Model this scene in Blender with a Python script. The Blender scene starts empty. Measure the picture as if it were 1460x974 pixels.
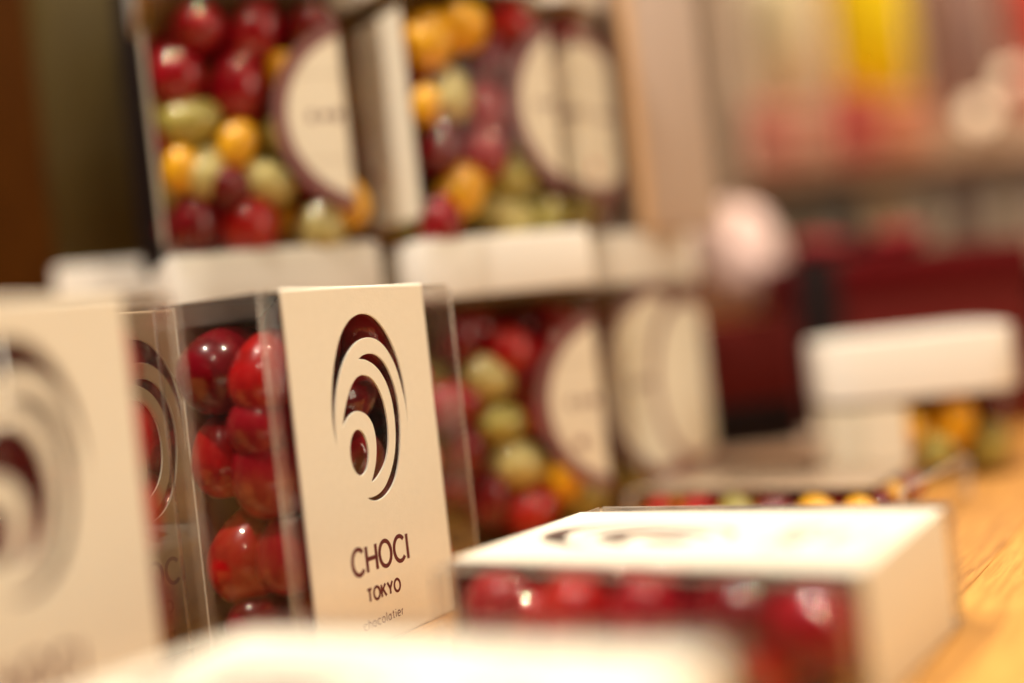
import bpy, bmesh, math, random
import numpy as np
from mathutils import Matrix, Vector
MM = 0.001
C = bpy.data.collections.new('shop'); bpy.context.scene.collection.children.link(C)
S = bpy.context.scene

# ------------------------------------------------------------------ camera
F_PX, PITCH, ROLL, CAM_H = 1689.0, 0.006, 0.110, 81.5
r = Vector((1, 0, 0)); fw = Vector((0, math.cos(PITCH), -math.sin(PITCH))); u = r.cross(fw)
cr, sr = math.cos(ROLL), math.sin(ROLL)
R = r*cr - u*sr; U = r*sr + u*cr
cam = bpy.data.cameras.new('camera'); co = bpy.data.objects.new('camera', cam); C.objects.link(co)
m = Matrix((( R.x, U.x, -fw.x, 0), (R.y, U.y, -fw.y, 0), (R.z, U.z, -fw.z, CAM_H*MM), (0, 0, 0, 1)))
co.matrix_world = m
cam.sensor_width = 36; cam.lens = F_PX/1460*36; cam.clip_start = 0.005; cam.clip_end = 50
cam.dof.use_dof = True; cam.dof.focus_distance = 0.337; cam.dof.aperture_fstop = 1.62; cam.dof.aperture_blades = 8
cam.dof.aperture_rotation = 0.3
S.camera = co
# ------------------------------------------------------------------ light
w = bpy.data.worlds.new('World'); S.world = w; w.use_nodes = True
bg = w.node_tree.nodes['Background']; bg.inputs[0].default_value = (1.0, .80, .60, 1); bg.inputs[1].default_value = 0.035
def lamp(name, loc, power, radius, col):
    l = bpy.data.lights.new(name, 'POINT'); l.energy = power; l.shadow_soft_size = radius*MM; l.color = col
    o = bpy.data.objects.new(name, l); o.location = [v*MM for v in loc]; C.objects.link(o); return o
lamp('spot_or_fill', (-520, 120, 1400), 152, 11, (1, .92, .80))
lamp('spot_or_fill', (260, 60, 1400), 55, 14, (1, .84, .64))
lamp('spot_or_fill', (-150, -600, 1200), 34, 10, (1, .86, .68))  # added unseen front fill, lifts the shaded lids and labels
lamp('spot_or_fill', (700, 900, 1300), 85, 16, (1, .80, .58))
def area(name, loc, to, size, power, col):
    l = bpy.data.lights.new(name, 'AREA'); l.energy = power; l.size = size*MM; l.color = col
    o = bpy.data.objects.new(name, l); o.location = [v*MM for v in loc]; C.objects.link(o)
    d = Vector(to)-Vector(loc); o.rotation_euler = d.to_track_quat('-Z', 'Y').to_euler(); return o
area('room_fill', (1000, 60, 420), (0, 330, 50), 450, 5.4, (1, .88, .68))  # unseen broad fill for the warm room light from the right
S.view_settings.view_transform = 'Standard'; S.view_settings.look = 'None'; S.view_settings.exposure = -0.5; S.view_settings.gamma = 1
S.cycles.use_denoising = True
try: S.cycles.denoiser = 'OPENIMAGEDENOISE'
except Exception: pass
S.cycles.max_bounces = 10; S.cycles.transparent_max_bounces = 48; S.cycles.diffuse_bounces = 4; S.cycles.glossy_bounces = 5
S.cycles.caustics_reflective = False; S.cycles.caustics_refractive = False
S.cycles.sample_clamp_indirect = 4; S.cycles.blur_glossy = 0.0

# ------------------------------------------------------------------ materials
def mat(name, col, rough=.5, coat=0, noise=None, bump=0, metal=0, spec=.5, emit=None, sheen=0, sub=0):
    mt = bpy.data.materials.new(name); mt.use_nodes = True; nt = mt.node_tree; b = nt.nodes['Principled BSDF']
    b.inputs['Base Color'].default_value = (*col, 1); b.inputs['Roughness'].default_value = rough
    b.inputs['Coat Weight'].default_value = coat; b.inputs['Coat IOR'].default_value = 1.6; b.inputs['Coat Roughness'].default_value = .03
    b.inputs['Metallic'].default_value = metal; b.inputs['Specular IOR Level'].default_value = spec
    if sub: b.inputs['Subsurface Weight'].default_value = sub; b.inputs['Subsurface Scale'].default_value = .003
    if emit: b.inputs['Emission Color'].default_value = (*emit[0], 1); b.inputs['Emission Strength'].default_value = emit[1]
    if noise or bump:
        tc = nt.nodes.new('ShaderNodeTexCoord'); no = nt.nodes.new('ShaderNodeTexNoise')
        no.inputs['Scale'].default_value = noise[0] if noise else 300; no.inputs['Detail'].default_value = 5
        nt.links.new(tc.outputs['Object'], no.inputs['Vector'])
        if noise:
            rp = nt.nodes.new('ShaderNodeValToRGB'); rp.color_ramp.elements[0].position = .35; rp.color_ramp.elements[1].position = .68
            rp.color_ramp.elements[0].color = (*noise[1], 1); rp.color_ramp.elements[1].color = (*col, 1)
            nt.links.new(no.outputs['Fac'], rp.inputs[0]); nt.links.new(rp.outputs[0], b.inputs['Base Color'])
        if bump:
            n2 = nt.nodes.new('ShaderNodeTexNoise'); n2.inputs['Scale'].default_value = noise[0]*3 if noise else 900
            nt.links.new(tc.outputs['Object'], n2.inputs['Vector'])
            bp = nt.nodes.new('ShaderNodeBump'); bp.inputs['Strength'].default_value = bump; bp.inputs['Distance'].default_value = .0004
            nt.links.new(n2.outputs['Fac'], bp.inputs['Height']); nt.links.new(bp.outputs[0], b.inputs['Normal'])
    return mt
def plastic(name, haze=.015, tint=(.985, .98, .97), rough=.02, ior=1.33, hazecol=(.8, .74, .66)):
    mt = bpy.data.materials.new(name); mt.use_nodes = True; nt = mt.node_tree; nt.nodes.clear()
    o = nt.nodes.new('ShaderNodeOutputMaterial'); t = nt.nodes.new('ShaderNodeBsdfTransparent'); t.inputs[0].default_value = (*tint, 1)
    g = nt.nodes.new('ShaderNodeBsdfGlossy'); g.inputs['Roughness'].default_value = rough
    f = nt.nodes.new('ShaderNodeFresnel'); ge = nt.nodes.new('ShaderNodeNewGeometry'); mr = nt.nodes.new('ShaderNodeMapRange')
    mr.inputs['To Min'].default_value = ior; mr.inputs['To Max'].default_value = 1/ior      # same reflectance from both sides of the sheet
    nt.links.new(ge.outputs['Backfacing'], mr.inputs['Value']); nt.links.new(mr.outputs[0], f.inputs[0])
    d = nt.nodes.new('ShaderNodeBsdfDiffuse'); d.inputs[0].default_value = (*hazecol, 1)
    m1 = nt.nodes.new('ShaderNodeMixShader'); m2 = nt.nodes.new('ShaderNodeMixShader')
    tc = nt.nodes.new('ShaderNodeTexCoord'); no = nt.nodes.new('ShaderNodeTexNoise'); no.inputs['Scale'].default_value = 60
    ml = nt.nodes.new('ShaderNodeMath'); ml.operation = 'MULTIPLY'; ml.inputs[1].default_value = haze*2
    nt.links.new(tc.outputs['Object'], no.inputs['Vector']); nt.links.new(no.outputs['Fac'], ml.inputs[0])
    nt.links.new(ml.outputs[0], m1.inputs[0]); nt.links.new(t.outputs[0], m1.inputs[1]); nt.links.new(d.outputs[0], m1.inputs[2])
    nt.links.new(f.outputs[0], m2.inputs[0]); nt.links.new(m1.outputs[0], m2.inputs[1]); nt.links.new(g.outputs[0], m2.inputs[2])
    nt.links.new(m2.outputs[0], o.inputs[0]); return mt
CARD = mat('cream_card', (.83, .78, .66), .48, noise=(420, (.81, .76, .64)), bump=.12)
INK = mat('burgundy_ink', (.10, .006, .014), .45)
CLEAR = plastic('clear_plastic', .003)
SEAM = plastic('plastic_fold', .07, hazecol=(.72, .66, .62))
EDGE = plastic('plastic_edge', .30, rough=.08, ior=2.0)
JARP = plastic('jar_plastic', .0, tint=(.95, .94, .90), ior=1.2)
LIDM = mat('white_lid_plastic', (.80, .75, .67), .35, coat=.2)
PAPER = mat('cream_label_paper', (.80, .74, .60), .55, noise=(300, (.77, .71, .57)))
RING = mat('mauve_label_border', (.20, .08, .075), .5)
LINE = mat('faint_label_rule', (.62, .55, .43), .5)
CANDY = {
 'dark red': mat('dark_red_candy', (.15, .0015, .006), .30, .7, noise=(90, (.13, .001, .005)), spec=.15, bump=.05, sub=.0),
 'bright red': mat('bright_red_candy', (.42, .004, .005), .30, .7, noise=(90, (.31, .003, .004)), spec=.15, bump=.05),
 'crimson': mat('crimson_candy', (.31, .004, .013), .30, .7, noise=(90, (.22, .002, .008)), spec=.15, bump=.05),
 'olive green': mat('olive_green_candy', (.42, .36, .085), .34, .5, noise=(140, (.30, .26, .06)), bump=.05),
 'pale green': mat('pale_green_candy', (.58, .50, .20), .34, .5, noise=(140, (.46, .40, .14)), bump=.05),
 'yellow': mat('yellow_candy', (.86, .46, .012), .34, .5, noise=(120, (.80, .38, .01)), bump=.05)}

# ------------------------------------------------------------------ mesh helpers (all in millimetres)
def link(name, bm, material, parent=None, smooth=True, loc=None):
    me = bpy.data.meshes.new(name); bmesh.ops.scale(bm, vec=(MM,)*3, verts=bm.verts); bm.to_mesh(me); bm.free()
    return linkm(name, me, material, parent, smooth, loc)
def linkm(name, me, material, parent=None, smooth=True, loc=None):
    if not me.materials: me.materials.append(material)
    if smooth:
        for p in me.polygons: p.use_smooth = True
        try: me.set_sharp_from_angle(angle=math.radians(40))
        except Exception: pass
    o = bpy.data.objects.new(name, me); C.objects.link(o)
    if parent: o.parent = parent
    if loc: o.location = [v*MM for v in loc]
    return o
def tag(o, label, cat, group=None, kind=None):
    o['label'] = label; o['category'] = cat
    if group: o['group'] = group
    if kind: o['kind'] = kind
    return o
def empty(name, label, cat, mw, group=None):
    o = bpy.data.objects.new(name, None); C.objects.link(o); o.matrix_world = mw; o.empty_display_size = .01
    return tag(o, label, cat, group)
def bx(bm, x0, x1, y0, y1, z0, z1, bev=0, seg=2):
    g = bmesh.ops.create_cube(bm, size=1)
    for v in g['verts']:
        v.co = Vector(((x0+x1)/2+v.co.x*(x1-x0), (y0+y1)/2+v.co.y*(y1-y0), (z0+z1)/2+v.co.z*(z1-z0)))
    if bev:
        es = list({e for v in g['verts'] for e in v.link_edges})
        bmesh.ops.bevel(bm, geom=es, offset=bev, segments=seg, affect='EDGES', profile=.5)
def place(x, y, z, yaw): return Matrix.Translation((x*MM, y*MM, z*MM)) @ Matrix.Rotation(yaw, 4, 'Z')
def lying(x, y, T, yaw, L=100):
    c, s = math.cos(yaw), math.sin(yaw)     # local x -> back, local z -> -length, local y -> down
    return Matrix(((-s, 0, -c, (x+L/2*c)*MM), (c, 0, -s, (y+L/2*s)*MM), (0, -1, 0, T*MM), (0, 0, 0, 1)))

# stroke lettering: each letter in a unit box, height 1
def arc(cx, cy, rx, ry, a0, a1, n=22):
    return [(cx+rx*math.cos(math.radians(a0+(a1-a0)*i/n)), cy+ry*math.sin(math.radians(a0+(a1-a0)*i/n))) for i in range(n+1)]
GL = {
 'C': (.56, [arc(.31, .5, .31, .5, 42, 318)]), 'O': (.62, [arc(.31, .5, .31, .5, 0, 360)]),
 'H': (.50, [[(0, 0), (0, 1)], [(.5, 0), (.5, 1)], [(0, .5), (.5, .5)]]), 'I': (.0, [[(0, 0), (0, 1)]]),
 'T': (.44, [[(0, .97), (.44, .97)], [(.22, 0), (.22, .97)]]),
 'K': (.46, [[(0, 0), (0, 1)], [(.44, 1), (.02, .42)], [(.15, .60), (.46, 0)]]),
 'Y': (.52, [[(0, 1), (.26, .45)], [(.52, 1), (.26, .45)], [(.26, .48), (.26, 0)]]),
 'c': (.42, [arc(.24, .33, .24, .33, 45, 315)]), 'h': (.40, [[(0, 0), (0, 1)], arc(.2, .42, .2, .24, 180, 0, 12)+[(.4, 0)]]),
 'o': (.46, [arc(.23, .33, .23, .33, 0, 360)]), 'l': (.0, [[(0, 0), (0, 1)]]),
 'a': (.42, [arc(.2, .31, .2, .31, 0, 360), [(.42, .66), (.42, 0)]]), 't': (.24, [[(.10, .88), (.10, .10), (.24, 0)], [(0, .64), (.24, .64)]]),
 'i': (.0, [[(0, 0), (0, .64)], [(0, .84), (0, .93)]]),
 'e': (.44, [arc(.23, .33, .23, .33, 0, 310)+[], [(.02, .34), (.44, .34)]]), 'r': (.22, [[(0, 0), (0, .66)], arc(.2, .40, .2, .24, 180, 95, 8)])}
def strokes(bm, pl, wd, mapf, k=0):
    pts = [Vector((*p, 0)) for p in pl]; closed = (pts[0]-pts[-1]).length < 1e-6
    if closed: pts = pts[:-1]
    n = len(pts); L_, R_ = [], []
    for i in range(n):
        a = pts[i-1] if (i or closed) else pts[i]; b = pts[(i+1) % n] if (i < n-1 or closed) else pts[i]
        d1 = (pts[i]-a); d2 = (b-pts[i]); d1 = d1.normalized() if d1.length > 1e-9 else d2.normalized(); d2 = d2.normalized() if d2.length > 1e-9 else d1
        d = (d1+d2).normalized(); nn = Vector((-d.y, d.x, 0)); sc = wd/2/max(.5, nn.dot(Vector((-d1.y, d1.x, 0))))
        L_.append(bm.verts.new(mapf(*(pts[i]+nn*sc).xy, k))); R_.append(bm.verts.new(mapf(*(pts[i]-nn*sc).xy, k)))
    for i in range(n if closed else n-1):
        j = (i+1) % n; bm.faces.new((L_[i], R_[i], R_[j], L_[j]))
def text(bm, s, x0, x1, z0, h, wd, mapf, adv=None):
    ws = [GL[ch][0]*h if ch != ' ' else h*.35 for ch in s]; free = (x1-x0)-wd-sum(ws); gap = free/max(1, len(s)-1)
    if gap < .12*h:      # squeeze letters to fit
        f = ((x1-x0)-wd-.17*h*(len(s)-1))/sum(ws); gap = .17*h
    else: f = 1
    x = x0+wd/2; k = 0
    for ch, cw in zip(s, ws):
        if ch != ' ':
            for pl in GL[ch][1]:
                strokes(bm, [(x+px*h*f, z0+wd/2+py*(h-wd)) for px, py in pl], wd, mapf, k); k = (k+1) % 4
        x += cw*f+gap

# ------------------------------------------------------------------ the swirl cut through the sleeve (millimetres on the card)
H1 = [(-15.1,55.2),(-15.77,59.5),(-15.9,63.8),(-15.45,68.6),(-14.3,73.97),(-12.6,79.3),(-10.4,84.0),(-7.6,87.9),(-4.2,90.6),(-.9,91.8),(1.9,92.0),(4.9,91.4),(7.99,89.6),(11.2,86.2),(13.6,82.2),(15.4,77.8),(16.6,72.4),(17.04,66.5),(16.8,60.5),(16.1,55.2),
      (16.3,60.0),(16.28,63.9),(15.72,67.9),(14.81,72.2),(13.58,75.9),(11.78,79.3),(9.25,82.3),(6.1,84.3),(2.66,85.0),(-.84,84.5),(-3.96,83.1),(-7.02,80.7),(-9.62,77.5),(-11.93,73.1),(-13.6,68.4),(-14.6,63.7),(-14.95,59.5)]
H2 = [(-2.93,79.06),(-.57,80.3),(2.9,80.64),(6.24,79.7),(9.3,77.1),(11.6,72.85),(12.93,68.17),(13.35,62.91),(12.95,57.73),(11.94,52.66),(10.1,47.4),(7.3,43.0),(3.34,40.1),(-.5,39.2),(-3.5,39.7),(-5.42,40.87),
      (-2.56,40.7),(.5,41.3),(3.27,42.9),(5.96,45.9),(8.13,49.5),(9.5,53.2),(10.4,58.06),(10.5,63.24),(9.86,67.85),(8.5,71.7),(6.45,74.9),(3.9,77.2),(1.07,78.6),(-1.1,79.1)]
H3 = [(-12.45,60.66),(-11.2,64.3),(-9.36,68.2),(-6.9,72.0),(-4.1,74.3),(-1.04,74.85),(2.2,73.7),(4.8,70.9),(6.6,66.9),(7.44,62.2),(7.36,57.3),(6.38,52.9),(4.4,49.2),(1.45,46.4),(-1.1,44.9),(-2.82,44.6),
      (-1.2,47.2),(.3,50.6),(1.1,54.2),(1.15,57.8),(.4,60.9),(-1.2,63.1),(-3.3,64.4),(-5.7,64.9),(-8.1,64.3),(-10.3,62.8)]
H4 = [(-6.25+4.0*math.cos(a)+.2*math.sin(a), 53.6+6.45*math.sin(a)) for a in [k*math.pi/9 for k in range(18)]]
def smooth_closed(pts, sharp, n=4):      # catmull-rom through the points, corners kept sharp
    out = []; N = len(pts)
    for i in range(N):
        p0, p1, p2, p3 = pts[i-1], pts[i], pts[(i+1) % N], pts[(i+2) % N]
        if i in sharp: p0 = p1
        if (i+1) % N in sharp: p3 = p2
        for k in range(n):
            t = k/n; out.append(tuple(.5*((2*b)+(-a+c)*t+(2*a-5*b+4*c-d)*t*t+(-a+3*b-3*c+d)*t**3) for a, b, c, d in zip(p0, p1, p2, p3)))
    return out
HOLES = [smooth_closed(H1, {0, 19}), smooth_closed(H2, {0, 15}), smooth_closed(H3, {0, 15}), smooth_closed(H4, set())]
def panel_mesh(x0, x1, z0, z1, th, holes):
    cu = bpy.data.curves.new('cut', 'CURVE'); cu.dimensions = '2D'; cu.fill_mode = 'BOTH'
    cu.extrude = (th/2-.13)*MM; cu.bevel_depth = .13*MM; cu.bevel_resolution = 1; cu.offset = 0
    for pl in [[(x0+.07, z0+.07), (x1-.07, z0+.07), (x1-.07, z1-.07), (x0+.07, z1-.07)]]+holes:
        sp = cu.splines.new('POLY'); sp.points.add(len(pl)-1); sp.use_cyclic_u = True
        for p, (a, b) in zip(sp.points, pl): p.co = (a*MM, b*MM, 0, 1)
    o = bpy.data.objects.new('cut', cu); C.objects.link(o)
    dg = bpy.context.evaluated_depsgraph_get(); me = bpy.data.meshes.new_from_object(o.evaluated_get(dg)); bpy.data.objects.remove(o); bpy.data.curves.remove(cu)
    me.transform(Matrix.Translation((0, th/2*MM, 0)) @ Matrix.Rotation(math.pi/2, 4, 'X')); return me
HW, L, T = 30.4, 100.0, 29.0; DIM_CARD = mat('dimmed_card', (.30, .21, .13), .5)  # last material: sleeve card darkened to imitate a dim reflection
RC, TH = .9, .7; TA = 41.0
PANEL = panel_mesh(-HW, HW, RC, L-RC, TH, HOLES)
def raw_edges(me, face):
    me.materials.append(face); me.materials.append(RAW)
    for p in me.polygons: p.material_index = 1 if abs(p.normal.y) < .9 else 0
RAW = mat('raw_card_edge', (.90, .87, .80), .6)
PANEL_B = PANEL.copy(); raw_edges(PANEL_B, DIM_CARD); raw_edges(PANEL, CARD)
def sleeve_wrap_bm(T=T):
    bm = bmesh.new(); out = []
    def corner(cy, cz, a0):
        for k in range(5):
            a = math.radians(a0+k*22.5); out.append((cy, cz, a))
    corner(RC, RC, 180); corner(T-RC, RC, 270); corner(T-RC, L-RC, 0); corner(RC, L-RC, 90)
    rows = []
    for cy, cz, a in out:
        ca, sa = math.cos(a), math.sin(a)
        rows.append([bm.verts.new((x, cy+rr*ca, cz+rr*sa)) for x, rr in ((-HW, RC-TH), (-HW, RC), (HW, RC), (HW, RC-TH))])
    for i in range(len(rows)-1):
        for j in range(4): bm.faces.new((rows[i][j], rows[i][(j+1) % 4], rows[i+1][(j+1) % 4], rows[i+1][j]))
    bm.faces.new(rows[0]); bm.faces.new(rows[-1][::-1]); bmesh.ops.recalc_face_normals(bm, faces=bm.faces); return bm
def lettering_bm():
    bm = bmesh.new(); mp = lambda x, z, k: (x, -.02-.006*k, z)
    text(bm, 'CHOCI', -14.9, 10.5, 20.0, 8.3, 1.2, mp)
    text(bm, 'TOKYO', -9.9, 5.2, 12.2, 4.2, .78, mp)
    text(bm, 'chocolatier', -12.4, 5.1, 5.5, 2.75, .33, mp)
    return bm

# ------------------------------------------------------------------ candies
def egg_mesh(name, seed, rad=1.0):
    rnd = random.Random(seed); bm = bmesh.new(); bmesh.ops.create_uvsphere(bm, u_segments=28, v_segments=18, radius=1)
    k = rnd.uniform(.08, .2); ph = rnd.uniform(0, 6)
    for v in bm.verts:
        z = v.co.z; f = 1-k*z+.03*math.sin(3*z+ph); v.co.x *= f*.93*(1+.03*math.sin(ph)); v.co.y *= f*.93; v.co.z = z*1.20
        v.co *= 1+.012*math.sin(5*v.co.x+ph)*math.cos(4*v.co.y)
    bmesh.ops.scale(bm, vec=(MM,)*3, verts=bm.verts); me = bpy.data.meshes.new(name); bm.to_mesh(me); bm.free()
    for p in me.polygons: p.use_smooth = True
    return me
EGGS = {c: [egg_mesh('candy', 11*i+j) for j in range(3)] for i, c in enumerate(CANDY)}
for c, ms in EGGS.items():
    for me in ms: me.materials.append(CANDY[c])
def candy(mw, p, rad, col, rnd, label, group, rot=None, sc=(1, 1, 1)):
    o = bpy.data.objects.new('candy', rnd.choice(EGGS[col])); C.objects.link(o)
    q = rot if rot else (rnd.uniform(0, 6.3), rnd.uniform(0, 6.3), rnd.uniform(0, 6.3))
    from mathutils import Euler
    o.matrix_world = Matrix.Translation(mw @ (Vector(p)*MM)) @ mw.to_3x3().to_4x4() @ Euler(q).to_matrix().to_4x4() @ Matrix.Diagonal((rad*sc[0], rad*sc[1], rad*sc[2], 1))
    return tag(o, label, 'candy', group)
def pack(lo, hi, n, rad, seed, down, pinned=()):
    """settle n soft balls in a box: push apart, pull down, keep the pinned ones where they are"""
    rs = np.random.RandomState(seed); lo, hi = np.array(lo, float)+rad, np.array(hi, float)-rad; hi = np.maximum(lo+.01, hi)
    P = rs.uniform(lo, hi, (n, 3)); k = len(pinned); rr = np.full(n+k, rad)
    if k: P = np.vstack([np.array([q[:3] for q in pinned], float), P]); rr[:k] = [q[3] for q in pinned]
    fix = P[:k].copy(); g = np.array(down, float)*.09
    for it in range(600):
        P += g*(1 if it < 540 else .15); d = P[:, None]-P[None]; D = np.sqrt((d**2).sum(-1))+1e-6; np.fill_diagonal(D, 1e9)
        ov = np.clip(rr[:, None]+rr[None]-D, 0, None); P += (d/D[..., None]*ov[..., None]).sum(1)*.42
        P = np.clip(P, lo, hi); P[:k] = fix
    return P[k:]

# ------------------------------------------------------------------ a clear box of candies in its card sleeve
def gift_box(mw, label, mL, mR, seam=True, group='sleeved boxes of red candies', card=None, T=T):
    card = card or CARD
    root = empty('gift_box', label, 'gift box', mw, group)
    x0, x1 = -HW-mL, HW+mR; a, t = .75, .28
    bm = bmesh.new(); bx(bm, x0, x1, a, T-a, a, L-a, 1.0, 3)
    bi = bmesh.new(); bx(bi, x0+t, x1-t, a+t, T-a-t, a+t, L-a-t, .7, 2)
    bmesh.ops.reverse_faces(bi, faces=bi.faces); tmp = bpy.data.meshes.new('t'); bi.to_mesh(tmp); bi.free(); bm.from_mesh(tmp); bpy.data.meshes.remove(tmp)
    link('clear_box', bm, CLEAR, root)
    for x, s in ((x0, -1), (x1, 1)):          # folded lip at the closing end and the pressed vertical creases
        f = bmesh.new(); bx(f, x-.22 if s < 0 else x+.02, x-.02 if s < 0 else x+.22, a+.8, T-a-.8, L-a-6.5, L-a-.6); link('tuck_flap', f, SEAM, root)
        for y in (a, T-a):
            e = bmesh.new(); sx = x+.45*(-s); bx(e, sx-.55, sx+.55, y-.22, y+.22, 1.6, L-1.6, .18, 2); link('crease', e, EDGE, root)
        for z in (a, L-a):
            e = bmesh.new(); sx = x+.45*(-s); bx(e, sx-.55, sx+.55, 1.8, T-1.8, z-.22, z+.22, .18, 2); link('crease', e, EDGE, root)
        for y in (a, T-a):
            for z in (a, L-a):
                xa, xb = (x+1.2, -HW-.1) if s < 0 else (HW+.1, x-1.2)
                e = bmesh.new(); bx(e, xa, xb, y-.2, y+.2, z-.35, z+.35, .15, 2); link('crease', e, EDGE, root)
    if seam:
        f = bmesh.new(); bx(f, x0+.6, x0+4.2, a-.24, a-.03, 2, L-2); link('glue_seam', f, SEAM, root)
    sl = link('sleeve', sleeve_wrap_bm(T), card, root)
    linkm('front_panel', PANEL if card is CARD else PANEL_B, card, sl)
    link('lettering', lettering_bm(), INK, sl, smooth=False)
    return root
A_M = place(-41.9, 333.2, 0, .998); B_M = lying(37.7, 280.7, 29.6, -.594); C_M = place(-101.5, 237.1, 0, .995)
D_M = lying(-32, 182, T, -.54); E_M = place(-108.5, 338, 0, 1.0)
# table
TBL = bmesh.new(); DEPTHDIR = .577
def wood(name, dark, light, rot, scale=(1, 14, 14), rough=.5, spec=.5):
    mt = bpy.data.materials.new(name); mt.use_nodes = True; nt = mt.node_tree; b = nt.nodes['Principled BSDF']
    tc = nt.nodes.new('ShaderNodeTexCoord'); mp = nt.nodes.new('ShaderNodeMapping'); mp.inputs['Rotation'].default_value = (0, 0, rot); mp.inputs['Scale'].default_value = scale
    n = nt.nodes.new('ShaderNodeTexNoise'); n.inputs['Scale'].default_value = 34; n.inputs['Detail'].default_value = 8; n.inputs['Roughness'].default_value = .62; n.inputs['Distortion'].default_value = .35
    rp = nt.nodes.new('ShaderNodeValToRGB'); rp.color_ramp.elements[0].position = .34; rp.color_ramp.elements[0].color = (*dark, 1); rp.color_ramp.elements[1].position = .64; rp.color_ramp.elements[1].color = (*light, 1)
    nt.links.new(tc.outputs['Object'], mp.inputs[0]); nt.links.new(mp.outputs[0], n.inputs['Vector']); nt.links.new(n.outputs['Fac'], rp.inputs[0]); nt.links.new(rp.outputs[0], b.inputs['Base Color'])
    bp = nt.nodes.new('ShaderNodeBump'); bp.inputs['Strength'].default_value = .25; bp.inputs['Distance'].default_value = .0003; nt.links.new(n.outputs['Fac'], bp.inputs['Height']); nt.links.new(bp.outputs[0], b.inputs['Normal'])
    b.inputs['Roughness'].default_value = rough; b.inputs['Specular IOR Level'].default_value = spec; return mt
WOOD = [wood('table_wood_%s' % k, d, l, -(math.pi/2-DEPTHDIR)*0) for k, d, l in (('honey', (.36, .15, .022), (.58, .28, .055)), ('pale', (.42, .19, .032), (.64, .33, .075)), ('amber', (.31, .13, .026), (.53, .26, .06)))]
tb = empty('table', 'honey coloured wooden display table under all the candy boxes', 'table', place(0, 330, 0, math.pi/2-DEPTHDIR))
tb['kind'] = 'structure'
rw = random.Random(3)
y = -520
while y < 460:                                 # staves glued side by side
    wd = rw.choice((34, 38, 42)); xs = -620+rw.uniform(-60, 0)
    while xs < 520:
        ln = rw.uniform(260, 420); bm = bmesh.new(); bx(bm, xs, min(xs+ln, 560)-.12, y, y+wd-.12, -22, rw.uniform(-.06, 0), .25, 1)
        link('stave', bm, rw.choice(WOOD), tb, smooth=False); xs += ln
    y += wd

boxA = gift_box(A_M, 'upright sleeved candy box in sharp focus with whole CHOCI TOKYO lettering', 7.8, 15.5, T=TA)
boxB = gift_box(B_M, 'sleeved candy box lying flat at the right, its card end facing the wood table', 7.8, 11.5, seam=False)
boxC = gift_box(C_M, 'blurred upright sleeved candy box cut off by the left edge of the photo', 7.8, 15.5)
boxD = gift_box(D_M, 'very blurred white sleeved box lying flat across the bottom of the photo', 7.8, 11.5, seam=False)
boxE = gift_box(E_M, 'added dim sleeved box standing in for a reflection between the two upright boxes', 7.8, 15.5, card=DIM_CARD)  # added box, stands in for a dim reflection in the plastic
RED = ['dark red', 'crimson', 'crimson', 'bright red', 'dark red']
def band(t, words): return words[max(0, min(len(words)-1, int(t*len(words))))]
def where_in(p, wx, wy, h, flat=False):
    ups = ('at the bottom', 'low down', 'halfway up', 'high up', 'at the top')
    if flat: return band(1-p[2]/h, ('at the left end', 'left of the middle', 'in the middle', 'right of the middle', 'at the right end'))+', '+band(p[0]/wx, ('near side', 'centre', 'far side'))
    return band(p[2]/h, ups)+', '+band(p[0]/wx, ('left', 'centre', 'right'))+' '+band(p[1]/wy, ('front', 'inside', 'back'))
def fill_box(mw, where, n, seed, mL, mR, down, pinned=(), keep=None, rad=10.0, T=T):
    rnd = random.Random(seed); grp = 'red candies in '+where
    for (x, y, z, rr, col, lab, rot) in pinned:
        candy(mw, (x, y, z), rr, col, rnd, lab, grp, rot)
    lo = (-HW-mL+1.6, 1.9, 1.9); hi = (HW+mR-1.6, T-1.9, L-1.9)
    for p in pack(lo, hi, n, rad, seed, down, [q[:4] for q in pinned]):
        if keep and not keep(p): continue
        col = rnd.choice(RED); candy(mw, p, rad*rnd.uniform(.92, 1.0), col, rnd, f'{col} candy {where_in((p[0]+HW+mL, p[1], p[2]), 2*HW+mL+mR, T, L, down[1] > 0)}, of {where}', grp+' ('+col+')', (0, rnd.uniform(0, 3.1), 0))
pinA = [(-25.0, 27.2, 81, 12.8, 'dark red', 'topmost dark red candy behind the clear side of the sharp upright box', (0, 1.2, 0)),
        (-26.2, 12.2, 78.5, 10.6, 'bright red', 'bright candy with strong highlight touching the left sleeve edge of the sharp box', (0, .5, 0)),
        (-28.2, 29.8, 57, 9.8, 'bright red', 'narrow orange red candy standing on end behind the clear side of the sharp box', (0, .1, 0)),
        (-24.8, 14.2, 53.5, 12.8, 'crimson', 'large crimson egg shaped candy behind the seam of the sharp upright box', (0, .15, 0)),
        (-24.8, 25.6, 30, 12.8, 'bright red', 'large bright red candy low in the clear side of the sharp upright box', (0, .7, 0)),
        (-26.6, 11, 30, 9.6, 'crimson', 'red candy low beside the sleeve edge of the sharp upright box', (0, .2, 0)),
        (-27.5, 21, 11.5, 10, 'dark red', 'dark red candy on the floor of the sharp upright box', (0, 1.4, 0))]
fill_box(A_M, 'the sharp upright box', 23, 5, 7.8, 15.5, (0, 0, -1), pinA, T=TA, rad=11.8)
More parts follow.
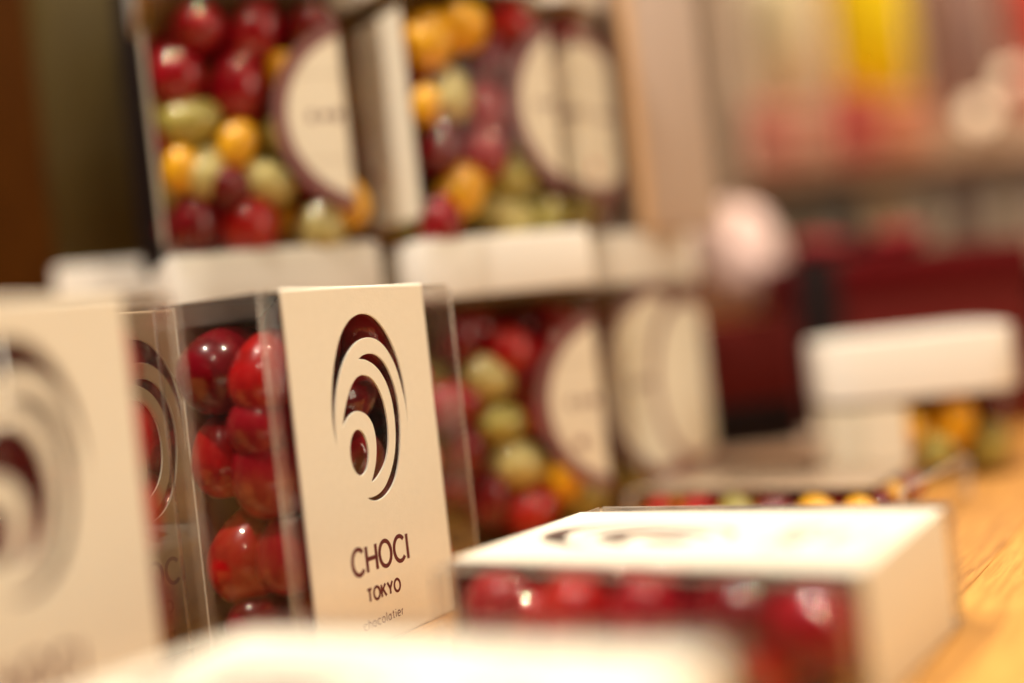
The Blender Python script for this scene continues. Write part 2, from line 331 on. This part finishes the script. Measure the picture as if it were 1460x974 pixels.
pinB = [(-26.6, 12.2, 88, 10.4, 'crimson', 'crimson candy in the near window of the flat box, first from its left end', (0, .4, 0)),
        (-26.4, 13, 68, 10.6, 'bright red', 'bright red candy in the near window of the flat box, second from its left end', (0, .9, 0)),
        (-26.2, 12, 48.5, 10.6, 'crimson', 'crimson candy in the middle of the near window of the flat box', (0, 1.3, 0)),
        (-25.5, 11.8, 29.5, 10.2, 'dark red', 'dark red candy in the near window of the flat box, right of the middle', (0, .2, 0)),
        (-27.5, 20.2, 22, 7.4, 'bright red', 'small bright red candy low in the near window of the flat box', (1.2, 0, 0)),
        (-26, 13.5, 12.6, 10.2, 'crimson', 'crimson candy filling the right end of the near window of the flat box', (0, .1, 0))]
fill_box(B_M, 'the flat box at the right', 20, 21, 7.8, 11.5, (0, .2, 0), pinB, rad=11.2)
fill_box(C_M, 'the upright box at the left edge', 23, 9, 7.8, 15.5, (0, 0, -1), rad=11)
fill_box(D_M, 'the flat box along the bottom', 24, 31, 7.8, 11.5, (0, .3, 0), rad=11.4)
fill_box(E_M, 'the stand-in reflection box', 26, 13, 7.8, 15.5, (0, 0, -1))

# ------------------------------------------------------------------ rectangular jars with white lids and stickers
def rrect(wx, wy, rc, n=6):
    """front-left corner at the origin, outline in order: left side (back to front), front, right side, back"""
    pts = []
    for cx, cy, a0 in ((rc, rc, 180), (wx-rc, rc, 270), (wx-rc, wy-rc, 0), (rc, wy-rc, 90)):
        for k in range(n+1):
            a = math.radians(a0+90*k/n); pts.append((cx+rc*math.cos(a), cy+rc*math.sin(a), math.cos(a), math.sin(a)))
    return pts
def perim(wx, wy, rc):
    pts = rrect(wx, wy, rc, 8); k0 = 4        # s = 0 at the middle of the front-left corner, growing along the front
    seq = pts[k0:]+pts[:k0+1]; s = [0]
    for a, b in zip(seq, seq[1:]): s.append(s[-1]+math.hypot(a[0]-b[0], a[1]-b[1]))
    tot = s[-1]
    def f(q, off):
        q %= tot
        for i in range(len(s)-1):
            if q <= s[i+1]+1e-9:
                t = (q-s[i])/max(1e-9, s[i+1]-s[i]); A, B = seq[i], seq[i+1]; nx, ny = A[2]+(B[2]-A[2])*t, A[3]+(B[3]-A[3])*t; l = math.hypot(nx, ny)
                return (A[0]+(B[0]-A[0])*t+nx/l*off, A[1]+(B[1]-A[1])*t+ny/l*off)
    return f
def loft(bm, rings, close_bottom=True, close_top=True):
    vr = [[bm.verts.new(p) for p in rg] for rg in rings]; n = len(vr[0])
    for a, b in zip(vr, vr[1:]):
        for i in range(n): bm.faces.new((a[i], a[(i+1) % n], b[(i+1) % n], b[i]))
    if close_bottom: bm.faces.new(vr[0][::-1])
    if close_top: bm.faces.new(vr[-1])
def ring(wx, wy, rc, inset, z): return [(x-nx*inset, y-ny*inset, z) for x, y, nx, ny in rrect(wx, wy, rc)]
def disc(bm, f_, s0, z0, rad, off, r0=0.0, nr=10, na=56, smax=1e9):
    f = lambda q, o: f_(min(q, smax), o); rows = []      # cut straight at smax

    for i in range(nr+1):
        q = r0+(rad-r0)*i/nr
        if q < 1e-6: rows.append([bm.verts.new((*f(s0, off), z0))]); continue
        rows.append([bm.verts.new((*f(s0+q*math.cos(2*math.pi*k/na), off), z0+q*math.sin(2*math.pi*k/na))) for k in range(na)])
    for a, b in zip(rows, rows[1:]):
        for k in range(na):
            j = (k+1) % na
            if len(a) == 1: bm.faces.new((a[0], b[k], b[j]))
            else: bm.faces.new((a[k], b[k], b[j], a[j]))
def patch(bm, f, s0, s1, z0, z1, off, n=14):
    g = [[bm.verts.new((*f(s0+(s1-s0)*i/n, off), z)) for z in (z0, z1)] for i in range(n+1)]
    for a, b in zip(g, g[1:]): bm.faces.new((a[0], b[0], b[1], a[1]))
def jar(mw, label, wx, wy, hb, hl, seal=None, sticker=None, group='square candy jars with white lids', rc=5, seal_echo=None, cut=-4.5):
    root = empty('candy_jar', label, 'jar', mw, group)
    bm = bmesh.new()
    loft(bm, [ring(wx, wy, rc, i, z) for i, z in ((2.0, 0), (.6, .6), (0, 2.2), (0, hb-2), (1.0, hb))], True, True)
    link('jar_body', bm, JARP, root)
    bm = bmesh.new(); bx(bm, 4, wx-4, 4, wy-4, hb-2.2, hb-1.2); link('inner_rim', bm, EDGE, root)
    bm = bmesh.new(); o = -.8
    loft(bm, [ring(wx, wy, rc, i, z) for i, z in ((.2, hb+.3), (o, hb+.6), (o, hb+1.2), (o, hb+hl-1.8), (o+.5, hb+hl-.6), (o+1.8, hb+hl), (6, hb+hl), (6.6, hb+hl-.5))])
    link('lid', bm, LIDM, root)
    f = perim(wx, wy, rc)
    if seal:
        s0, z0, rad = seal
        bm = bmesh.new(); disc(bm, f, s0, z0, rad, .12, smax=wx+cut); sg = link('round_label', bm, PAPER, root)
        bm = bmesh.new(); disc(bm, f, s0, z0, rad-.05, .17, rad-5.4, 2, smax=wx+cut); link('label_border', bm, RING, sg)
        bm = bmesh.new(); text(bm, 'CHOCI TOKYO', s0-24, s0+24, z0-1.5, 3.8, 1.25, lambda x, z, k: (*f(min(x, wx+cut), .17+.008*k), z)); link('lettering', bm, INK, sg, smooth=False)
        for dz in (16, -16):
            bm = bmesh.new(); patch(bm, f, s0-rad*.72, min(wx+cut, s0+rad*.72), z0+dz-.4, z0+dz+.4, .165); link('printed_rule', bm, LINE, sg)
    if seal_echo:
        s0, z0, rad = seal_echo; bm = bmesh.new(); disc(bm, f, s0, z0, rad, .26); sg = link('round_label', bm, PAPER, root)  # overlapping paper disc put in for a label reflection
        bm = bmesh.new(); disc(bm, f, s0, z0, rad-.05, .31, rad-5, 2); link('label_border', bm, RING, sg)
    if sticker:
        s0, s1, z0, z1 = sticker; bm = bmesh.new(); patch(bm, f, s0, s1, z0, z1, .12); st = link('side_label', bm, PAPER, root)
        zz = z0+(z1-z0)*.45; rn = random.Random(4)
        while zz < z1-8:
            bm = bmesh.new(); patch(bm, f, s0+(s1-s0)*.25, s1-(s1-s0)*(.25+rn.random()*.1), zz, zz+.7, .17, 4); zz += 3.0; link('printed_rule', bm, LINE, st)
    return root
MIX = ['dark red', 'crimson', 'bright red', 'olive green', 'pale green', 'olive green', 'yellow', 'crimson']
def fill_jar(mw, where, wx, wy, hb, n, seed, pinned=(), keep=None, rad=10.0, mix=MIX):
    rad = rad*1.14; n = int(n*.72); rnd = random.Random(seed)
    for (x, y, z, rr, col, rot) in pinned:
        candy(mw, (x, y, z), rr, col, rnd, f'{col} candy {where_in((x, y, z), wx, wy, hb)}, of {where}', f'{col} candies in {where}', rot)
    for p in pack((1, 1, 1.5), (wx-1, wy-1, hb-3), n, rad, seed, (0, -.25, -1), [q[:4] for q in pinned]):
        if keep and not keep(p): continue
        col = rnd.choice(mix); candy(mw, p, rad*rnd.uniform(.9, 1.0), col, rnd, f'{col} candy {where_in(p, wx, wy, hb)}, of {where}', f'{col} candies in {where}')
YJ = .36; DARKB = mat('black_card', (.012, .006, .006), .5, spec=.12)
J1, J2 = place(-120.5, 427, 0, YJ), place(-32.5, 440, 0, YJ)
J3 = place(49, 500, 0, .98)
HB, HL = 97.5, 22.5; ZU = HB+HL
JU1 = place(-118.5, 424, ZU+3.1, .33); JU2 = place(-24, 437, ZU+.1, .60)
jar(J2, 'lower white lidded jar with round label, just right of the sharp box', 73, 73, HB, HL, (78, 52, 37), (-52, -8, 10, 86))
jar(J1, 'lower jar whose white lid shows above the sharp upright box', 79, 73, HB, HL+3, (78, 52, 37), (-52, -8, 10, 86))
jar(J3, 'narrow blurred jar with round label behind and right of the lower labelled jar', 78, 38, HB, HL, (24, 54, 43), None, seal_echo=(56, 52, 40))
jar(JU2, 'upper jar with yellow candies and tall side label, stacked on white lids', 66, 73, HB, HL, (76, 50, 37), (-66, -6, 9, 88))
JU3 = place(37, 493, ZU+.1, .98)
jar(JU3, 'narrow upper jar with round label between the labelled jar and the peach carton', 36, 24, HB, HL, (12, 50, 36), None)
jar(JU1, 'upper jar at the left of the stack with half a round label showing', 73, 73, HB, HL, (78, 47, 37), (-26, -5, 6, 85))
def pins(lst, x0, k, yb, kz, z0=0):
    return [(max((px-x0)/k, r/3.65+.6), r/3.65+1.6, z0+(yb-(px-x0)*.04-py)/kz, r/3.65, c, (0, t, 0)) for px, py, r, c, t in lst]
P_U1 = pins([(270, 65, 38, 'crimson', .3), (350, 80, 45, 'crimson', .2), (285, 135, 36, 'olive green', 1.3), (338, 170, 31, 'yellow', .5), (252, 205, 28, 'yellow', .2), (296, 212, 34, 'pale green', .3),
             (375, 228, 33, 'pale green', 1.9), (266, 280, 38, 'dark red', .2), (345, 282, 44, 'bright red', .3), (440, 292, 36, 'pale green', .4), (480, 262, 30, 'yellow', 0), (415, 150, 36, 'olive green', 1)], 236, 3.5, 330, 3.9)
P_U2 = pins([(640, 20, 38, 'yellow', .2), (606, 122, 24, 'yellow', .2), (662, 104, 33, 'pale green', .2), (718, 120, 42, 'crimson', .2), (636, 178, 36, 'dark red', .3), (665, 245, 39, 'yellow', .7), (748, 226, 34, 'olive green', 1.6),
             (738, 292, 32, 'pale green', 1.5), (795, 288, 30, 'olive green', .9), (618, 292, 34, 'crimson', .2), (732, 42, 38, 'dark red', .2), (790, 180, 36, 'olive green', 1)], 590, 3.5, 322, 3.9)
P_L2 = pins([(735, 502, 40, 'bright red', 2.1), (692, 536, 36, 'pale green', 1.9), (764, 590, 34, 'crimson', .2), (706, 604, 34, 'olive green', 1.6), (726, 668, 38, 'pale green', 1.8), (678, 715, 36, 'dark red', .2), (738, 738, 40, 'bright red', 1.0), (660, 470, 34, 'dark red', .3), (790, 690, 32, 'yellow', .4), (800, 500, 36, 'crimson', .4), (650, 640, 34, 'dark red', .2)], 598, 3.5, 790, 3.84)
keepf = lambda p: p[1] < 42 or p[0] < 24 or p[0] > 48
fill_jar(J2, 'the lower labelled jar', 73, 73, HB, 62, 4, P_L2, keep=keepf, mix=['dark red', 'crimson', 'dark red', 'olive green'])
fill_jar(JU3, 'the narrow upper jar', 36, 24, HB, 16, 22)
fill_jar(JU2, 'the upper right jar', 66, 73, HB, 62, 6, P_U2, keep=keepf)
fill_jar(JU1, 'the upper left jar', 73, 73, HB, 62, 8, P_U1, keep=keepf)
fill_jar(J1, 'the lower left jar', 73, 73, HB, 62, 10, keep=lambda p: p[1] < 24)
fill_jar(J3, 'the narrow blurred jar', 78, 38, HB, 38, 12, keep=lambda p: p[1] < 24)
bm = bmesh.new(); bx(bm, -3.5, 3.5, 0, 60, 0, 128, .3, 1); o = link('gap_shade_strip', bm, DARKB, None); o.matrix_world = place(-147, 497, ZU+3.2, .2); tag(o, 'thin black divider put in for the shaded gap left of the upper left jar', 'strip')  # black strip added to imitate the shade in the gap
# jars further back at the left
J0, JU0 = place(-196, 520, 0, .30), place(-196, 520, 133.2, .30)
jar(J0, 'jar far left behind the others with only its white lid showing', 60, 60, 112, 21)
cn = empty('canister', 'dark olive canister at the far left of the upper row', 'canister', JU0)
OLV = mat('olive_canister', (.062, .042, .010), .6, spec=.08, noise=(30, (.07, .05, .018)))  # dark olive base colour, faintly mottled
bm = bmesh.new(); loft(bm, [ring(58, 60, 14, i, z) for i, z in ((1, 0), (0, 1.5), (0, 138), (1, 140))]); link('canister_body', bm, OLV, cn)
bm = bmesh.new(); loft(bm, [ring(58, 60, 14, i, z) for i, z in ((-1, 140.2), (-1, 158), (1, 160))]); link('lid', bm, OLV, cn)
# short jar at the right
JG = place(131, 506, 0, -.12)
jar(JG, 'short white lidded jar at the right standing on bare wood', 82, 62, 36, 27, None, (-50, 28, 2, 34), 'square candy jars with white lids', rc=17)
fill_jar(JG, 'the short jar at the right', 84, 62, 37, 20, 19, pinned=[(53, 12.5, 23, 11, 'yellow', (.4, .3, 0)), (68, 15, 12, 9.5, 'olive green', (.2, .3, 0))], mix=['olive green', 'yellow', 'olive green', 'dark red'], keep=lambda p: (p[0] > 16 or p[1] > 16) and (p[0] < 66 or p[1] > 13))
# low clear tray of mixed candies behind the flat box
FW = place(122, 390, 0, -.64) @ Matrix.Translation((-.105, 0, 0))
tr = empty('candy_tray', 'low clear flat box of mixed candies behind the lying sleeved box', 'candy box', FW)
bm = bmesh.new(); bx(bm, 0, 105, 0, 76, .2, 16, .8, 2); link('clear_box', bm, CLEAR, tr)
for x in (0, 105):
    for yy in (0, 76):
        bm = bmesh.new(); bx(bm, x-.9, x+.9, yy-.9, yy+.9, 1, 15.2, .2, 1); link('crease', bm, EDGE, tr)
    bm = bmesh.new(); bx(bm, x-1.3, x+1.0, 1, 75, 15.4, 16.4, .2, 1); link('crease', bm, EDGE, tr)
bm = bmesh.new(); bx(bm, 1.5, 88, 17, 74, 14.4, 15.0, .1, 1); link('taupe_sheet', bm, mat('taupe_matte', (.34, .24, .16), .6), tr)  # even taupe sheet over the far rows
rnd = random.Random(2)
for i in range(6):
    for j in range(4):
        col = rnd.choice(['bright red', 'yellow', 'yellow', 'dark red', 'bright red', 'olive green'])
        candy(FW, (9+i*15.5+rnd.uniform(-1, 1), 9+j*17+rnd.uniform(-1, 1), 7.2), 6.3, col, rnd, f'{col} candy in the low flat tray, '+('near', 'second', 'third', 'far')[j]+' row, '+('first', 'second', 'third', 'fourth', 'fifth', 'sixth')[i]+' from its left end', f'{col} candies in the low flat tray', (1.57, 0, rnd.uniform(0, 3)))

# ------------------------------------------------------------------ peach carton on the jar lid, things further back
PEACH = mat('peach_card', (.52, .41, .34), .55); PEACH2 = mat('honey_card', (.66, .42, .22), .5)
ct = empty('carton', 'tall peach card carton standing beside the upper jars', 'carton', place(62, 517, ZU, .3))
bm = bmesh.new(); bx(bm, 0, 37, 0, 28, 0, 190, 1, 2); link('carton_body', bm, PEACH, ct)
bm = bmesh.new(); bx(bm, -.4, 5, -.5, 0, 1, 189, 0); link('edge_band', bm, PEACH2, ct)
def simple(name, label, cat, x0, x1, y0, y1, z0, z1, mt, bev=3, group=None):
    root = empty(name, label, cat, place((x0+x1)/2, (y0+y1)/2, z0, 0), group)
    return root, (x1-x0)/2, (y1-y0)/2, z1-z0
# burgundy gift box with ribbon
BURG = mat('burgundy_card', (.085, .0008, .002), .6, spec=.12); BURG2 = mat('maroon_card', (.10, .008, .006), .7, spec=.12)
RIB = mat('red_satin_ribbon', (.20, .006, .01), .6, spec=.15)
g1 = empty('ribboned_box', 'dark burgundy gift box with a ribbon knot behind the short jar', 'gift box', place(222, 690, 0, 0))
bm = bmesh.new(); bx(bm, -66, 68, -35, 35, 0, 84, 2, 2); link('box_base', bm, BURG2, g1)
bm = bmesh.new(); bx(bm, -68, 70, -37, 37, 80, 104, 2, 2); link('box_lid', bm, BURG, g1)
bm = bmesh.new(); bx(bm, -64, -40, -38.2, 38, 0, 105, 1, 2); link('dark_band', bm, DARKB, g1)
bm = bmesh.new(); bx(bm, -22, -8, -38, 38, 104, 106, .5, 2); link('ribbon', bm, RIB, g1)
for sx in (-1, 1):
    bm = bmesh.new(); bmesh.ops.create_uvsphere(bm, u_segments=20, v_segments=12, radius=1)
    for v in bm.verts: v.co = Vector((-15+sx*20+v.co.x*20, v.co.y*10, 112+v.co.z*(4+3*(1+sx*v.co.x))))
    link('ribbon_loop', bm, RIB, g1)
bm = bmesh.new(); bx(bm, -21, -9, -9, 9, 106, 119, 3, 2); link('ribbon_knot', bm, DARKB, g1)
# maroon box with pompom
g2 = empty('maroon_box', 'small maroon box with a black foot between the jars and burgundy box', 'box', place(112, 612, 0, 0))
bm = bmesh.new(); bx(bm, -24, 26, -20, 20, 34, 76, 1.5, 2); link('box_body', bm, BURG2, g2)
bm = bmesh.new(); bx(bm, -25, 27, -21, 21, 12, 34, 1.5, 2); link('black_foot', bm, DARKB, g2)
bm = bmesh.new(); bx(bm, -28, 60, -27, 22, 0, 12, 1.5, 2); link('pale_stand', bm, mat('pale_stand', (.55, .40, .30), .6), g2)
PINK = mat('blush_paper', (.86, .62, .56), .8, spec=.1)
vs = empty('vase', 'slim maroon vase holding the pink paper pompom behind the maroon box', 'vase', place(147, 760, 0, 0))
bm = bmesh.new(); loft(bm, [[(q*math.cos(a), q*math.sin(a), z) for a in [2*math.pi*k/28 for k in range(28)]] for q, z in ((15, 0), (17, 3), (24, 22), (26, 40), (17, 56), (11, 66), (13, 76), (11, 75))]); link('vase_body', bm, BURG2, vs)
bm = bmesh.new(); bmesh.ops.create_icosphere(bm, subdivisions=4, radius=1)
for v in bm.verts:
    n = v.co.normalized(); k = 1+.10*math.sin(9*n.x+4*n.z)*math.cos(8*n.y)*math.sin(7*n.z); v.co = Vector((n.x*36*k, n.y*28*k, n.z*39*k))
fl = link('paper_pompom', bm, PINK, None, loc=(143, 760, 112)); tag(fl, 'round blush pink paper pompom resting in the maroon vase', 'ornament')
# background shelving of the shop
GREY = mat('taupe_panel', (.33, .235, .165), .7); TAN = mat('tan_wall', (.40, .29, .20), .8, noise=(3, (.32, .23, .16)))
bm = bmesh.new(); bx(bm, 130, 1300, 1320, 1340, -300, 900); o = link('back_wall', bm, TAN, None, False); o['kind'] = 'structure'; tag(o, 'blurred tan shop wall behind the coloured packets', 'wall', kind='structure')
bm = bmesh.new(); bx(bm, -900, 60, 660, 680, -300, 800); o = link('cabinet_panel', bm, wood('dark_cabinet_wood', (.036, .010, .0006), (.070, .021, .0012), 0, (12, 12, 1), .6, .04), None, False); tag(o, 'dark brown wooden cabinet panel behind the jars at the left', 'cabinet panel', kind='structure')
bm = bmesh.new(); bx(bm, 140, 182, 880, 905, -100, 700, 2); o = link('shelf_upright', bm, GREY, None); tag(o, 'greyish upright post of the shelving behind the peach carton', 'post')
sh = empty('wall_shelf', 'blurred wooden wall shelf carrying the coloured packets', 'shelf', place(360, 1150, 0, 0))
WT = wood('shelf_wood', (.48, .27, .17), (.56, .34, .22), 0)
bm = bmesh.new(); bx(bm, -160, 700, -110, 160, 188, 200, 1); link('shelf_board', bm, WT, sh)
bm = bmesh.new(); bx(bm, -160, 700, -110, 160, 96, 108, 1); link('shelf_board', bm, WT, sh)
def packet(x0, x1, z0, z1, yb, col, label, name='packet', cat='packet', rough=.5):
    root = empty(name, label, cat, place((x0+x1)/2, yb, z0, 0), 'packets on the far shelf'); hw = (x1-x0)/2; h = z1-z0
    mt = mat(name+'_film', col, rough, spec=.15); bm = bmesh.new(); n = 8; rings = []
    for i in range(n+1):
        t = i/n; th = 4+24*math.sin(math.pi*min(1, t*1.02))**.6 if 0 < i < n else 3; hx = hw*(1-.05*math.sin(math.pi*t))
        rings.append([(hx*math.copysign(abs(math.cos(a))**.5, math.cos(a)), th*math.copysign(abs(math.sin(a))**.8, math.sin(a)), h*t) for a in [2*math.pi*k/20 for k in range(20)]])
    loft(bm, rings); link('packet_body', bm, mt, root)
    return root
packet(249, 312, 270, 430, 1100, (.74, .62, .38), 'tall cream packet, leftmost on the far shelf')
packet(325, 396, 262, 430, 1100, (.92, .66, .003), 'tall bright yellow packet on the far shelf')
packet(404, 476, 240, 430, 1100, (.34, .20, .17), 'tall mauve packet right of the yellow one')
packet(486, 560, 235, 430, 1100, (.60, .07, .05), 'tall red packet at the right edge of the far shelf')
for k, (x0, x1, z1, col) in enumerate(((228, 262, 258, (.62, .20, .14)), (266, 300, 252, (.66, .30, .20)), (304, 338, 262, (.55, .07, .05)), (342, 384, 250, (.70, .24, .12)))):
    root = empty('small_box', ['coral pink small box below the cream packet', 'pale coral small box second from the left below the packets', 'red small box below the yellow packet', 'orange small box below the yellow packet, rightmost'][k], 'box', place((x0+x1)/2, 1050, 200, 0), 'small boxes on the far shelf')
    h = z1-200; hw = (x1-x0)/2
    bm = bmesh.new(); bx(bm, -hw, hw, -14, 14, 0, h*.7, 2); link('box_body', bm, mat('coral_card', col, .5), root)
    bm = bmesh.new(); bx(bm, -hw-1, hw+1, -15, 15, h*.7, h, 2); link('box_lid', bm, mat('coral_lid', tuple(min(1, c*1.1) for c in col), .4), root)
cols = [(.20, .13, .07), (.25, .20, .14), (.16, .14, .11), (.50, .34, .19), (.44, .36, .27), (.28, .20, .16), (.46, .37, .28), (.34, .25, .2)]
nm = ['dark brown', 'olive grey', 'charcoal', 'tan', 'pale grey', 'brown', 'pale beige', 'taupe']
for k, col in enumerate(cols):
    x0 = 222+k*37; root = empty('tin', f'{nm[k]} tin on the lower far shelf', 'tin', place(x0+16, 1090, 108, 0), 'tins on the lower far shelf')
    bm = bmesh.new(); bx(bm, -16, 16, -14, 14, 0, 62, 4, 3); link('tin_body', bm, mat('tin_paint', col, .4), root)
    bm = bmesh.new(); bx(bm, -16.6, 16.6, -14.6, 14.6, 62, 72, 3, 3); link('tin_lid', bm, mat('tin_lid_paint', tuple(c*1.1 for c in col), .35), root)
# lit lamps far behind
def bulb(x, y, z, rad, st, label):
    root = empty('shop_lamp', label, 'lamp', place(x, y, z, 0), 'warm lamps glowing far behind')
    bm = bmesh.new(); bmesh.ops.create_uvsphere(bm, u_segments=20, v_segments=12, radius=rad); link('bulb', bm, mat('glowing_bulb', (.9, .7, .5), .4, emit=((1, .72, .45), st)), root)
    bm = bmesh.new(); bmesh.ops.create_cone(bm, segments=20, radius1=rad*.6, radius2=rad*.5, depth=rad*1.4, cap_ends=True); bmesh.ops.translate(bm, verts=bm.verts, vec=(0, 0, rad*1.5)); link('socket', bm, GREY, root)
bulb(412, 1000, 224, 11, 1.8, 'round warm lamp glowing at the upper right')
bulb(443, 1000, 250, 9, 1.5, 'smaller warm lamp at the very right edge')
